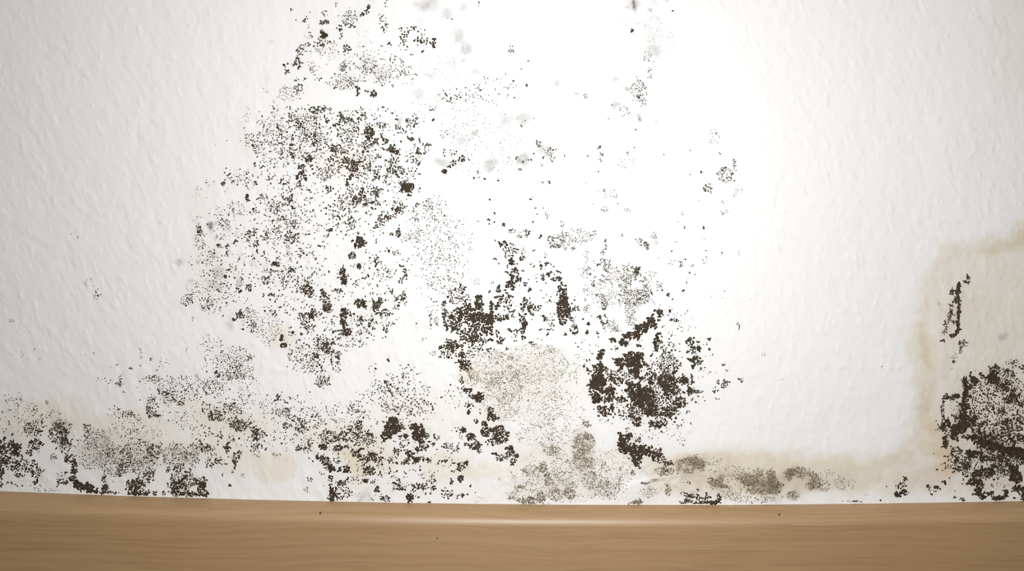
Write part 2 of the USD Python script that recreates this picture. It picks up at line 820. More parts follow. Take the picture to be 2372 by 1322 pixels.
s 1110 1010 50 20 .15
s 1180 1100 40 20 .2
s 1200 400 100 100 .05
s 1060 740 30 40 .12
s 1110 50 40 20 .15
s 1400 480 40 25 .2
s 1040 320 40 30 .15
s 1710 315 20 14 .2
s 1030 880 50 60 .1
T 1200 440
@central
92 70 5 6 3 3.2
115 125 4 4 2 2.4
128 163 4 5 2 2.4
98 222 4 6 2 2.6
100 45 12 10 3 1.3
60 285 22 32 18 2.6 w
10 310 14 24 8 2
158 315 6 6 4 3.5
110 410 5 7 3 2.4
35 430 15 50 10 2
22 465 18 20 10 2.6
155 525 5 18 7 2.5
190 500 20 4 5 2
265 545 6 8 4 2.6
225 502 6 6 3 2
185 445 8 20 6 2.2
110 515 5 10 3 2.6
35 550 6 6 3 2.8
170 590 9 18 8 3
205 575 8 16 8 3.3
245 575 6 5 3 2.6
265 605 32 14 20 2.9
190 630 5 5 2 2.6
130 625 4 4 2 2.4
300 680 30 36 30 3.4
310 740 24 36 32 4
310 815 42 45 66 3.6
300 890 24 22 16 3.4
365 880 18 14 11 3.1
390 805 24 16 16 3.1
380 945 26 32 24 3
382 975 8 6 5 3.6
325 980 12 6 5 2.8
440 880 5 5 3 3
478 910 7 6 4 3.2
470 970 8 5 4 3.2
215 748 6 5 3 3.2
45 640 13 13 7 3
10 610 14 16 8 3
75 680 8 12 5 2.6
60 790 38 45 34 3
120 800 38 22 20 3
95 840 14 12 8 2.8
45 905 18 30 24 3.6
15 870 14 24 10 3.2
35 950 13 22 12 3.2
35 1000 12 10 9 4
175 870 6 24 7 2.5
232 920 10 34 12 2.6
150 950 6 8 4 2.6
195 990 12 8 5 2
100 1040 12 22 8 2
215 880 20 50 8 1.8
@hair
200 170 15 28 12 1.6 w
170 125 6 4 3 1.5
300 345 88 52 95 1.6 w
255 360 45 38 34 1.9 w
325 405 11 9 6 2.1
370 402 10 9 6 2.1
400 270 38 10 8 1.5
300 230 24 18 9 1.4
440 320 60 40 40 1.4
510 310 14 34 14 1.6 w a-30
600 385 6 45 18 1.8 w a8
575 430 10 15 8 1.8
570 490 48 28 26 1.8 w
600 530 28 24 22 1.8
460 440 18 60 18 1.1
460 560 38 38 38 1.4
510 635 12 18 12 2.1
580 600 28 24 18 1.6
650 580 38 58 42 1.5
750 570 55 60 90 1.6 w
815 570 20 58 42 2.2 w
730 640 40 55 46 1.6
858 640 12 50 26 2 w
800 730 88 52 140 1.6
880 690 28 38 26 1.8
760 820 33 60 64 1.5
770 890 38 28 28 1.5
890 590 38 38 22 1.3
960 650 18 28 14 1.7
550 680 100 90 70 1.3
580 770 18 48 30 2
545 715 28 9 12 1.8
470 810 24 24 18 1.5
640 740 60 60 30 1.2
572 900 6 48 24 2.3 a18
540 970 6 9 5 2.8
592 855 7 10 6 2.2
640 920 38 33 38 1.5
660 955 30 14 14 1.5
545 1000 4 10 3 1.4
710 310 12 8 5 1.4
925 310 18 24 15 1.4
850 365 48 18 38 1.7 a-32
880 402 10 5 5 1.7
940 350 10 20 7 1.4
600 20 60 30 9 1.3
660 45 14 10 5 1.7
590 130 24 18 13 1.4
520 95 16 5 3 1.3
740 135 24 10 10 1.4
682 90 4 10 3 1.4
455 745 6 10 4 2
@flank
1270 8 8 6 4 2.2
1310 15 5 10 4 2
1225 75 4 6 2 1.6
1475 40 12 24 7 1.2
1400 150 24 14 13 1.3
1380 85 20 6 5 1.3
1130 250 6 14 4 1.5
1090 215 8 3 2 1.4
1260 255 8 10 5 1.9
1115 160 8 12 4 1.4
1195 35 3 3 1 1.4
1040 490 24 18 8 1.3
1105 500 13 24 14 1.7
1130 470 10 8 4 1.4
1270 480 18 28 9 1.3
1165 560 8 10 6 1.7
1205 575 5 6 2 1.3
1385 435 3 10 3 1.5
1350 527 4 4 1 1.6
1500 430 10 20 5 1.2
1150 620 20 20 3 1.2
1250 320 30 30 5 1
1080 355 16 4 4 1.2
1042 418 5 4 2 1.8
1404 690 4 4 2 2
1480 620 4 4 1 1.4
1495 915 12 18 8 1.7
1670 1120 14 18 8 1.2
1580 745 4 4 1 1.3
1190 510 14 6 4 1.3
950 465 5 5 2 1.3
1280 410 5 8 3 1.2
1340 720 60 40 5 1
@bigright
1120 685 6 6 4 3
1018 713 6 9 5 3.4
1048 748 5 5 2 2.6
980 685 5 5 2 2.4
910 905 22 24 26 4.4
850 940 36 28 40 4.8
790 985 38 20 32 4.4
735 992 18 13 14 4
705 1035 12 14 8 4
735 1040 11 9 7 3.8
910 865 8 22 8 4
805 940 14 18 8 4
640 1018 15 12 9 4
668 1075 8 6 4 3.4
635 1085 5 5 2 2.8
965 835 14 24 12 4
932 820 6 8 4 3.4
1035 822 7 8 4 4
960 885 10 6 5 3.2
1060 885 24 10 10 2.6
940 1040 14 48 32 3.6
970 1030 12 10 5 2.8
820 1055 14 12 6 3.1
560 1115 16 26 20 3.6
545 1145 10 8 4 3.4
450 1190 8 10 4 2.6
475 1235 10 16 7 3.4
475 1160 12 12 5 2.4
690 1170 28 23 26 4.4
760 1160 36 36 40 4.3
790 1200 36 42 44 4.4
830 1160 26 46 28 3.8
775 1110 16 13 9 4
730 1125 12 9 6 3.4
835 1115 14 8 6 3
800 1240 20 14 10 4
650 1145 14 6 4 2.4
550 1215 36 38 38 4
545 1300 46 26 42 4.5
600 1220 14 10 6 3
630 1275 13 13 8 3.2
870 1190 9 14 6 3.2
900 1215 18 8 6 2.8
905 1125 6 6 3 2.8
890 1098 4 4 1 2.2
1010 1180 68 58 75 2.4
1010 1280 58 48 66 3
1100 1290 28 18 20 3.1
1140 1290 18 18 14 3.4
1060 1235 14 12 9 3.4
1080 1180 30 40 16 2.4
1170 1030 26 28 22 3.3
1190 1090 16 22 16 3.8
1230 1080 8 15 8 3.6
1212 1160 33 26 28 3.6
1190 1200 10 10 6 3
1240 1210 8 8 4 2.8
1155 1100 8 6 4 3
1295 1015 7 7 4 3.3
1285 1045 5 9 4 2.8
1300 1078 8 8 4 2.4
1220 1035 6 6 3 2.8
1020 1070 40 40 20 2.6
700 1270 95 48 60 2.6
900 1270 36 48 32 3
850 1285 18 18 8 3
1400 1190 12 8 5 2.1
1420 1225 6 8 4 2
1300 1245 8 14 6 1.9
1345 1240 5 4 2 2.2
1390 1300 34 14 14 2.1
1520 1275 6 10 3 1.9
1440 1305 5 4 2 2.4
1080 900 100 100 36 1.3
450 1110 60 80 16 1.4
1180 1290 8 25 7 2.8
1325 1120 8 5 3 1.5
@film
130 1180 200 130 560 .9 o
380 1250 70 70 60 .9 o
220 1090 30 15 20 1 o
s 130 1190 200 130 .12
s 815 590 30 70 .18
s 300 350 90 55 .1
s 240 150 30 60 .06
s 770 600 90 80 .1
s 610 990 50 30 .1
s 850 370 50 30 .12
s 450 240 40 60 .05
s 15 130 16 20 .2
T 1772 440
@streak
1378 592 10 12 7 2.3
1370 620 12 12 7 2.2
1350 622 8 4 4 2
1380 630 6 8 4 2
1311 650 7 18 16 3.2
1306 690 9 24 22 2.9
1270 690 13 22 14 2.5
1300 740 12 28 20 2.8
1311 810 6 40 24 2.6
1320 825 6 10 5 2.4
1308 910 6 48 30 2.9
1300 960 6 14 8 3
1265 815 9 38 20 2.2
1250 870 14 38 22 2
1225 925 11 38 16 1.8
1275 900 8 14 8 2
1275 990 20 12 14 2.5
1215 1025 8 7 5 2.5
1285 850 8 8 5 2
1210 970 10 10 5 1.6
1248 650 3 3 1 1.7
1325 945 5 4 2 2
1335 1040 28 24 24 2
1325 1085 13 24 10 1.7
1280 1165 8 8 5 2.4
1290 1130 20 30 14 1.2
1260 1215 20 4 6 1 g
1190 770 14 14 5 1 g
@sparse
790 1200 6 3 2 1.5
100 1300 30 30 9 1 g
@corner
1690 1180 60 28 25 2.1
1550 1240 30 42 38 3.4
1545 1280 26 28 24 3.8
1640 1250 48 38 34 2
1640 1230 16 14 9 2.6
1415 1285 17 18 14 3.6
1350 1300 14 24 14 2.8
1480 1270 28 12 12 3 a-25
1560 1190 14 10 6 2.4
1750 1220 14 24 12 3
1680 1255 14 16 8 3 a40
1520 1200 14 8 4 2
s 1620 990 32 30 .4
s 1250 600 14 40 .15
T 0 872
@lowleft
820 45 18 24 10 2
850 105 9 9 4 2
100 150 60 60 28 1.3
325 175 14 18 9 1.4
230 220 38 38 24 1.6
150 300 160 100 85 1.4
380 270 60 60 36 1.2
295 300 4 48 14 2
240 350 60 50 42 2.4
270 365 18 14 8 2.8
400 390 56 66 95 2.4
430 330 60 40 50 1.7
450 470 42 50 50 2.5
480 555 38 28 28 2.8
370 545 24 24 20 2
60 470 58 58 60 3
120 490 28 36 30 3.4
40 560 38 30 30 3.3
15 630 16 60 26 3
130 530 24 12 12 3.3
20 480 20 40 16 3.4
250 460 46 38 44 3
200 500 20 20 8 2.8
150 620 58 58 44 2.9
240 640 26 75 44 2.8
285 640 16 28 14 2.6
90 590 58 38 22 2.5
512 620 16 45 34 3.4
500 690 16 18 12 3.8
530 725 20 20 16 4
552 748 26 20 24 4.3
610 755 26 24 26 4
630 775 24 8 9 4
430 690 38 38 28 2.1
455 720 18 10 9 2.6
340 770 100 9 18 1.4
100 730 70 18 9 2.3
250 740 40 25 8 1.8
10 710 10 38 14 2.6
715 700 14 26 14 3
720 755 22 22 22 3.4
745 785 55 7 20 3
640 500 130 120 180 1.5
800 570 115 100 180 1.6
600 370 28 48 34 1.8
700 420 100 80 76 1.3
950 540 120 95 160 1.7
1060 500 48 38 60 1.9
830 620 33 48 54 2
980 620 58 58 52 1.8
1200 530 80 75 120 1.6
1310 530 58 66 80 1.6
940 740 56 45 66 2.8
1020 680 38 38 42 2.5
885 750 22 26 16 2.8
950 788 66 12 36 3.3
910 710 14 10 8 3.2
1220 760 55 46 80 3.2
1250 700 75 58 75 2.5
1230 620 38 28 32 2.5
1370 720 38 46 45 2.9
1395 785 18 24 24 3.3
1380 730 22 22 16 3.3
1300 795 80 14 40 3
1150 630 14 16 10 2.4
1060 790 18 14 12 2.6
1120 790 14 14 8 2.4
1180 740 30 25 16 2
880 250 33 23 20 2
890 250 14 10 8 2.3
940 280 28 28 15 1.6
800 240 60 40 18 1.6
860 340 120 60 55 1.4
1000 400 150 60 60 1.3
740 660 60 40 14 1.3
@lowmid
1040 220 36 58 42 1.9
1020 235 10 34 12 2.2
1030 155 24 28 14 1.9
1070 265 28 10 9 2.2
1120 105 36 22 28 2.2
1180 150 60 48 32 2
1240 180 22 18 10 2.6
1180 60 130 60 55 1.5
1320 110 80 60 42 1.6
1390 180 18 10 9 2.4
1400 40 40 30 12 1.5
1040 10 60 20 20 1.5
1460 80 58 58 42 1.7
1480 275 55 26 52 2.4
1430 230 38 38 20 1.9
1560 230 80 48 42 2
1650 330 66 34 64 2.4
1740 380 26 38 32 3.2
1600 300 48 28 20 2
1690 60 80 80 46 1.4
1640 180 100 60 38 1.6
1580 210 14 14 6 2.4
1645 235 5 20 5 2.4
1390 480 46 28 32 2.5
1440 510 38 38 26 2.1
1430 590 28 28 17 2.4
1490 570 24 18 16 2.6
1550 485 14 32 22 2.8
1610 545 24 32 30 2.5
1600 600 14 20 8 2.2
1575 420 28 24 15 2
1500 400 18 18 10 2
1640 520 14 10 8 2.4
1590 645 5 8 4 2.4
1660 670 18 14 8 1.6
1520 660 12 8 6 1.8
1568 740 9 4 4 2.3
1740 500 28 48 24 2
1280 290 90 60 22 1.5
1370 400 60 50 14 1.7
1490 750 3 3 1 2
s 60 420 60 60 .15
s 430 350 80 80 .12
s 700 500 180 120 .2
s 1000 540 160 110 .18
s 1250 560 120 90 .15
s 490 160 30 20 .06
s 640 490 90 60 .15
T 600 872
@lowmid
430 30 48 38 32 2.1
130 145 24 24 20 1.8
60 200 60 60 32 1.5
165 240 46 26 36 2
200 215 20 12 8 2.3
230 280 38 28 22 2
190 330 38 18 24 2.2
300 335 46 44 48 2.4
260 380 18 28 14 2.2
350 230 60 30 19 1.8
390 300 38 48 24 2.2
330 440 38 38 28 2
290 485 36 16 18 2.1
310 520 8 14 6 2
20 400 28 38 20 1.9
10 470 20 16 9 2.4
130 440 38 28 9 2
125 530 28 10 10 1.6
50 490 8 12 5 2
600 250 150 100 75 1.5
950 100 200 110 115 1.7
1000 200 170 60 80 1.8
900 60 120 60 20 2.2
890 90 8 14 5 2.8
640 230 36 26 24 2.1
690 320 26 38 27 2.5
640 370 38 38 32 2.5
720 420 58 48 56 2.4
760 390 16 14 8 2.6
480 410 58 38 46 2.4
570 390 28 22 20 2.9
600 430 28 18 15 2.6
440 475 26 20 22 3.3
540 487 28 14 17 3.2
600 480 18 16 8 2.6
420 550 22 18 15 3.1
460 575 26 26 22 3.1
520 570 25 16 9 2.4
495 622 18 16 20 3.7
460 610 10 8 4 2.8
600 630 20 20 18 3.6
550 630 12 16 7 3
490 690 18 18 12 3
490 740 12 13 7 3
560 722 28 14 16 3.1
600 710 14 16 8 2.4
570 760 38 18 15 2.4
500 810 18 33 28 3.4
540 815 36 28 32 2.6 w
610 790 28 28 12 2.3
670 530 26 20 22 3.1
700 560 16 14 9 2.8
770 545 32 32 32 3.1
740 575 16 14 9 2.8
755 640 34 24 38 3.3
730 705 18 10 10 3.1
775 715 16 8 8 2.8
805 765 10 24 12 3.3
640 510 16 14 8 2.6
820 560 22 38 14 2.7
640 690 20 20 6 1.8
915 310 30 30 38 3.7
900 360 34 28 34 3.7
865 400 26 28 28 3.9
960 350 28 24 20 3.3
995 400 20 12 10 3.6
1060 340 20 20 24 3.9
1090 370 34 32 40 3.9
1075 410 26 20 24 3.9
1135 400 22 16 18 3.6
1105 460 16 38 20 3.3
1080 490 10 12 6 3.2
1130 490 12 18 7 2.8
1150 470 10 8 4 3
1190 460 8 10 4 3
1220 400 10 20 6 2.4
930 290 14 12 8 3
1030 530 24 30 26 3.5
1075 565 16 16 12 3.7
1010 580 12 16 7 3.2
940 515 28 22 18 2.9
960 585 48 10 14 2.9
1000 500 14 12 6 2.4
900 560 15 20 14 1.3
980 450 40 30 12 2.4
1160 572 15 13 10 3.4
1250 570 22 8 8 3.1
1120 560 8 8 4 2.4
1215 590 10 8 4 2.4
1380 600 28 22 25 2.7
1410 590 12 14 8 2.8
1370 628 18 10 11 3
1330 640 12 8 5 2.4
1320 585 12 10 5 1.8
1310 705 10 20 9 3
1375 690 16 20 18 3.2
1180 700 22 34 14 2.4
1150 740 38 24 12 2.4
1195 755 16 12 9 2.9
1075 750 26 22 20 3.1
1130 770 12 18 7 2.8
940 730 33 33 20 2.9
970 765 18 8 7 3
920 680 28 10 13 1.2
1035 812 20 18 22 4.1
1035 845 12 12 9 3.4
860 825 28 14 18 2.7
890 825 14 10 6 2.6
1280 790 38 38 22 2.4
1390 800 16 9 7 2.7
1350 830 14 14 6 2.8
1420 800 6 4 3 2.7
1440 740 5 8 3 2.6
1160 850 8 5 4 1.8
1475 790 7 3 3 1.6
350 695 16 16 8 1.9
325 770 16 22 8 1.7
440 770 4 4 1 1.7
1170 430 38 28 11 2.2
1280 470 36 22 16 2.2
1340 500 40 25 14 2.2
720 820 58 38 60 .9 g
@spur
1425 95 24 14 14 3.3
1500 132 24 22 28 4
1455 132 22 14 12 3.4
1430 190 28 28 10 2.7
1430 240 10 14 8 3
1380 30 18 25 9 2.4
1380 90 20 20 7 2
1495 165 20 12 8 3.2
1575 230 18 22 16 3.4
1585 275 26 20 20 3.4
1535 317 16 12 12 3.6
1625 275 10 18 7 3
1470 300 18 16 7 2.8
1510 240 20 20 3 2.6
1385 360 22 18 14 3.1
1440 410 32 26 26 3.3
1470 470 33 22 28 3.3
1415 460 14 14 7 2.7
1500 500 14 18 7 2.4
1575 375 60 30 64 3.1
1640 360 30 26 32 3.1
1650 410 46 30 48 3.1
1690 390 8 18 8 3
1600 440 58 22 24 2.7
1610 520 10 8 6 3
1655 550 36 22 24 2.6
1705 505 20 30 34 3.5
1735 560 14 34 26 3.5 a-25
1350 130 100 80 22 1.7
1340 400 40 60 12 1.8
@film
1650 130 130 160 420 1 o
1560 30 150 60 110 1 o
1715 820 22 16 10 1.7 o
1740 700 20 60 30 1 o
1640 690 10 12 6 1.3 g
1500 830 60 20 30 .9 g
1740 790 20 40 24 1.3 o
s 720 810 75 45 .4
s 1425 590 24 24 .6
s 180 560 16 12 .3
s 235 665 12 14 .4
s 1500 820 60 30 .12
s 1715 820 24 16 .5
s 1640 690 14 20 .2
s 910 770 30 50 .12
s 800 430 50 50 .1
s 1080 370 70 70 .1
s 500 810 50 40 .15
T 1200 872
@bigright
545 40 42 42 44 4.6
530 150 28 22 24 4.2
622 95 20 28 25 4
570 100 16 14 8 3.8
600 150 38 16 22 3.4
650 150 14 12 7 3
500 90 12 38 14 3.4
650 90 9 22 8 3.2
590 230 52 36 38 3.1
550 215 12 24 9 3.4
640 200 14 22 8 3
590 255 10 13 6 3.4
700 155 34 16 18 3.1
790 95 46 42 60 4.6
870 110 46 38 58 4.8
880 190 40 48 68 4.6
830 150 46 38 40 4.3
900 240 32 22 24 3.9
770 190 38 24 20 3.1
760 50 25 15 12 3.4
800 245 48 50 46 2.7
810 310 28 28 23 3.1
940 320 36 20 32 3.4
900 310 18 12 8 3
1000 310 12 24 9 2.6
950 270 20 20 9 2.8
1000 150 100 110 150 2.6
1040 90 46 38 40 3.6
1000 30 42 38 48 3.7
1100 170 36 28 32 3.3
1010 235 55 30 42 3.1
1130 25 22 18 16 3.6
1165 100 18 22 16 3.3
1215 100 16 10 9 3
1180 20 7 38 12 2.6
690 20 18 22 10 3.2
640 15 12 14 8 3.2
900 20 14 26 12 3.2
830 15 30 15 10 3
1180 160 8 5 4 2.6
740 350 12 10 6 1.6
900 400 200 60 46 1.3
1110 440 24 28 12 1.3
1240 100 25 12 8 1.3
700 240 40 50 18 2.4
@blot
725 430 34 30 58 4.4
695 460 18 14 14 4.2
760 400 16 16 12 3.6
730 495 38 20 33 3.6
800 490 45 26 48 3.7
840 480 20 16 14 3.2
810 550 26 38 46 4.1
820 425 24 22 14 2.2
885 510 15 18 13 3.4
945 515 32 24 34 3.1
960 555 42 28 40 2.8
1010 580 28 22 24 2.5
920 535 12 22 10 3.1
800 595 8 8 5 2.4
760 560 20 10 6 2
1000 630 30 20 12 2
@clump
1160 820 46 30 40 2.6 w
1250 835 56 20 36 2.8 w
1320 852 38 9 26 3.2
1230 855 60 7 18 3.2
1365 820 16 20 14 2.7
1220 765 5 8 4 2.8
1120 790 16 8 5 2
1130 850 30 12 14 2.4
@flank
1390 45 30 30 16 2.1
1440 35 5 5 2 2.4
1340 90 20 20 8 1.8
1400 70 12 8 5 2
1350 145 14 10 5 1.5
1520 30 5 8 3 1.9
1510 10 20 14 4 1.8
@film
100 150 200 200 480 .9 o
300 250 150 150 200 .9 o
200 400 200 80 240 .9 o
450 440 66 56 150 1.2 o
470 400 30 20 40 1.3 o
440 560 66 66 150 1.2 o
460 320 24 24 34 1.4 o
230 500 58 33 85 1.1 o
170 610 24 36 48 1.6 o
200 690 20 46 48 1.5 o
90 640 58 38 64 1.2 o
300 610 80 60 80 1 o
60 840 56 22 64 2 o
150 820 28 28 46 2 o
260 800 60 38 76 1.3 o
350 790 36 38 66 1.5 o
330 700 100 60 110 1 o
500 700 66 56 120 1.1 o
600 770 80 60 120 1.1 o
690 720 28 38 38 1.2 o
570 650 60 58 50 1 o
810 850 38 12 40 1.8 o
780 650 18 14 14 1.6
690 620 10 14 7 1.8
860 718 30 5 30 1.2 o
920 700 30 10 26 1.2 o a20
890 780 55 38 60 1 o
1020 770 20 38 48 1.4 o
20 745 30 10 14 1.6 o
@strip
1000 640 58 28 64 1.4 o
1170 600 100 48 210 1.2 o
1200 570 50 30 90 1.3 o
1230 600 38 28 50 1.4 o
1320 570 60 30 36 .8 o
1340 720 58 26 110 1.3 o a-20
1400 740 20 12 26 1.6 o
1370 690 20 25 30 1.3 o
1500 660 38 38 54 1.1 o
1570 700 58 36 130 1.3 o
1650 750 95 48 190 1.4 o
1640 650 28 22 46 1.3 o
1720 670 22 38 54 1.4 o
1450 800 60 38 54 1 o
1600 830 150 24 110 1.1 o
1740 740 38 58 90 1.4 o
1120 700 30 20 14 1.2
1160 715 10 8 5 1.7
s 450 450 80 70 .3
s 440 560 80 80 .25
s 170 610 30 45 .4
s 200 690 24 50 .35
s 60 840 65 25 .55
s 150 820 35 30 .45
s 350 790 40 45 .25
s 860 718 45 9 .4
s 810 850 40 14 .5
s 1170 600 110 55 .3
s 1340 720 60 28 .35
s 1570 700 70 45 .28
s 1650 750 100 55 .2
s 1020 770 24 40 .35
s 890 780 60 40 .12
s 100 150 220 220 .1
s 560 680 130 120 .08
s 1740 740 50 60 .35
s 230 500 60 40 .12
T 1772 872
@strip
40 670 28 38 46 1.4 o
50 750 60 42 80 1.6 o
165 660 26 36 70 1.7 o
240 650 80 28 95 1.4 o
335 710 36 48 95 1.5 o
400 740 38 38 62 1.1 o
300 740 28 28 40 1.2 o
190 810 38 28 54 1.3 o
520 720 48 48 46 1 o
420 660 60 28 36 .8 o
600 740 38 38 14 .8 o
620 845 30 7 14 1.5
700 800 20 14 5 1
570 845 40 6 10 1.3
@spots
948 688 10 12 8 3
908 695 4 4 1 1.8
920 740 33 22 17 2.7
940 780 16 12 13 3.7
905 800 17 13 14 4.1
825 742 5 4 2 2.2
880 722 4 4 1 2.2
783 840 5 4 2 2.3
995 745 3 3 1 1.8
965 790 8 20 5 1.5
880 835 4 4 1 2
650 805 3 3 1 1.6
1105 735 14 12 7 2.9
1115 765 16 20 8 2
1170 755 22 10 9 3
1128 800 6 5 3 3
1080 725 4 4 1 1.6
1150 778 10 5 4 2.4
@corner
1222 717 6 7 4 3
1245 685 5 4 2 2.4
1285 775 5 4 2 2.4
1200 712 3 3 1 1.8
1165 630 6 4 3 2 
1215 610 24 26 12 1.7
1340 700 5 8 3 2.4
1335 725 5 4 2 2.4
1285 820 10 8 5 2.6
1345 830 28 9 12 2.4
1160 300 4 6 3 2
1180 355 24 18 20 2
1145 520 5 5 2 1.5
1230 550 20 20 6 1.7
1260 138 46 18 40 2.6
1300 130 14 14 9 3
1215 150 14 24 14 2.4
1205 220 11 38 22 2.2
1210 310 13 55 36 2.6
1212 345 14 16 12 3.2
1222 440 17 36 34 3
1250 390 28 38 22 2.2
1290 200 38 38 18 1.5
1245 275 5 5 2 2.8
1285 265 18 12 10 2.4
1295 285 8 14 5 2.8
1375 60 18 50 22 3
1355 35 12 30 18 4
1390 60 22 20 9 3
1360 130 17 60 60 4.4
1345 220 16 60 60 4.6
1335 300 20 45 50 4.6
1310 355 42 30 56 4.8
1285 400 22 22 20 4.4
1370 330 45 12 18 3.4
1420 30 24 18 18 3.8
1550 20 38 22 28 3.8
1400 410 48 16 28 4
1470 440 60 18 40 4.4 a-15
1560 480 75 16 70 5 a-6
1680 505 90 19 90 5.2 a-12
1740 520 35 24 40 5
1450 400 58 22 24 3.2
1550 430 80 22 34 3
1560 200 200 190 340 2.3
1460 150 90 120 50 2.2
1560 280 80 80 40 2.1
1660 150 42 24 36 3.6
1670 120 14 24 14 3.4
1740 180 28 16 20 3.5
1630 60 38 38 30 3
1580 60 14 30 10 3 a30
1450 330 22 14 12 3
1600 230 26 20 14 3.4
1640 340 36 45 38 3.5
1540 390 90 24 36 3
1720 300 48 75 46 3.1
1690 420 58 36 40 3.5
1400 270 28 28 20 3
1410 290 20 28 16 3.3
1430 370 30 20 16 3
1600 90 38 28 16 2.8
1700 60 60 60 30 2.2
1500 600 200 88 230 2.4
1420 525 50 20 38 4.6
1390 540 16 16 12 4.6
1500 555 28 14 20 4
1300 520 38 38 32 2.5
1270 510 14 30 14 2.8
1320 600 58 38 40 2.5
1300 570 10 14 6 3.4
1350 610 18 16 10 3.6
1480 650 58 24 46 3.8
1430 690 26 24 18 3.4
1600 615 78 24 40 3.2
1680 640 34 30 34 4.2
1700 680 36 30 36 4.4
1740 560 28 38 34 3.6
1620 550 80 40 44 3
1400 710 26 22 26 4.3
1455 735 20 30 22 3.9
1600 580 40 25 20 3
1435 775 20 14 12 3.6
1440 795 20 10 9 3.6
1470 815 17 17 16 4.3
1530 795 20 12 14 3.6
1580 825 34 14 20 3.9
1630 795 10 28 14 3.6
1715 760 36 20 26 3.3
1740 790 28 20 18 3.6
1745 830 22 10 12 3.5
1690 820 6 5 3 3
1560 740 90 20 12 1.6
1570 440 150 60 70 2.6
1640 520 100 40 40 2.8
s 1320 260 30 20 .1
s 1540 480 150 40 .3
s 1340 280 30 100 .3
s 1550 600 180 120 .12
s 40 740 70 50 .2
s 240 660 90 40 .35
s 330 720 50 50 .3
s 160 670 35 40 .3
s 520 710 70 50 .15
s 190 810 45 35 .3
s 70 830 60 30 .2
T 600 0
@colony
250 900 260 170 170 1.7
600 950 300 180 190 2
450 1150 420 150 190 2.1
850 1000 260 250 150 1.8
880 1200 200 120 80 2
T 600 440
@colony
150 150 200 200 90 2
450 150 300 150 110 1.9
800 150 250 140 80 2
200 450 260 160 120 1.9
250 700 250 180 110 2
550 420 300 200 60 1.5
700 850 280 180 90 1.9
450 950 300 160 120 1.9
850 600 200 200 60 1.9
@haze
1230 450 200 300 110 1.5 h
T 0 440
@colony
1550 350 200 260 110 1.7
1560 650 200 200 90 1.5
@lowmid
1560 1180 180 120 70 1.4
T 0 872
@lowmid
1300 180 320 180 130 1.5
1550 380 200 200 70 1.8
T 600 872
@lowmid
250 300 260 200 110 1.7
650 500 300 220 130 2
950 200 260 160 110 1.7
1000 550 300 200 110 2
900 700 300 140 60 2
T 1200 440
@bigright
900 1150 380 220 110 1.7
@central
150 750 250 250 60 1.8
@hair
700 720 280 220 120 1.2 w
T 1200 872
@bigright
880 170 380 200 120 2
T 1200 872
@film
350 640 300 200 260 1 o
150 780 160 80 120 1.1 o
650 660 120 160 120 1 o
420 500 40 110 80 1.3 o
500 620 30 60 40 1.2 o
@strip
1450 690 180 90 120 1 o
'''
UNIT = 600 / 1763.0

dots, smudges = [], []          # dots: px, py, r, tone code, patch
def lattice(g, x, y):
    """Value noise on the lattice g."""
    i, j = int(x), int(y)
    u, v = x - i, y - j
    u, v = u * u * (3 - 2 * u), v * v * (3 - 2 * v)
    i, j, i1, j1 = i % 48, j % 48, (i + 1) % 48, (j + 1) % 48
    return (g[i, j] * (1 - u) + g[i1, j] * u) * (1 - v) + (g[i, j1] * (1 - u) + g[i1, j1] * u) * v


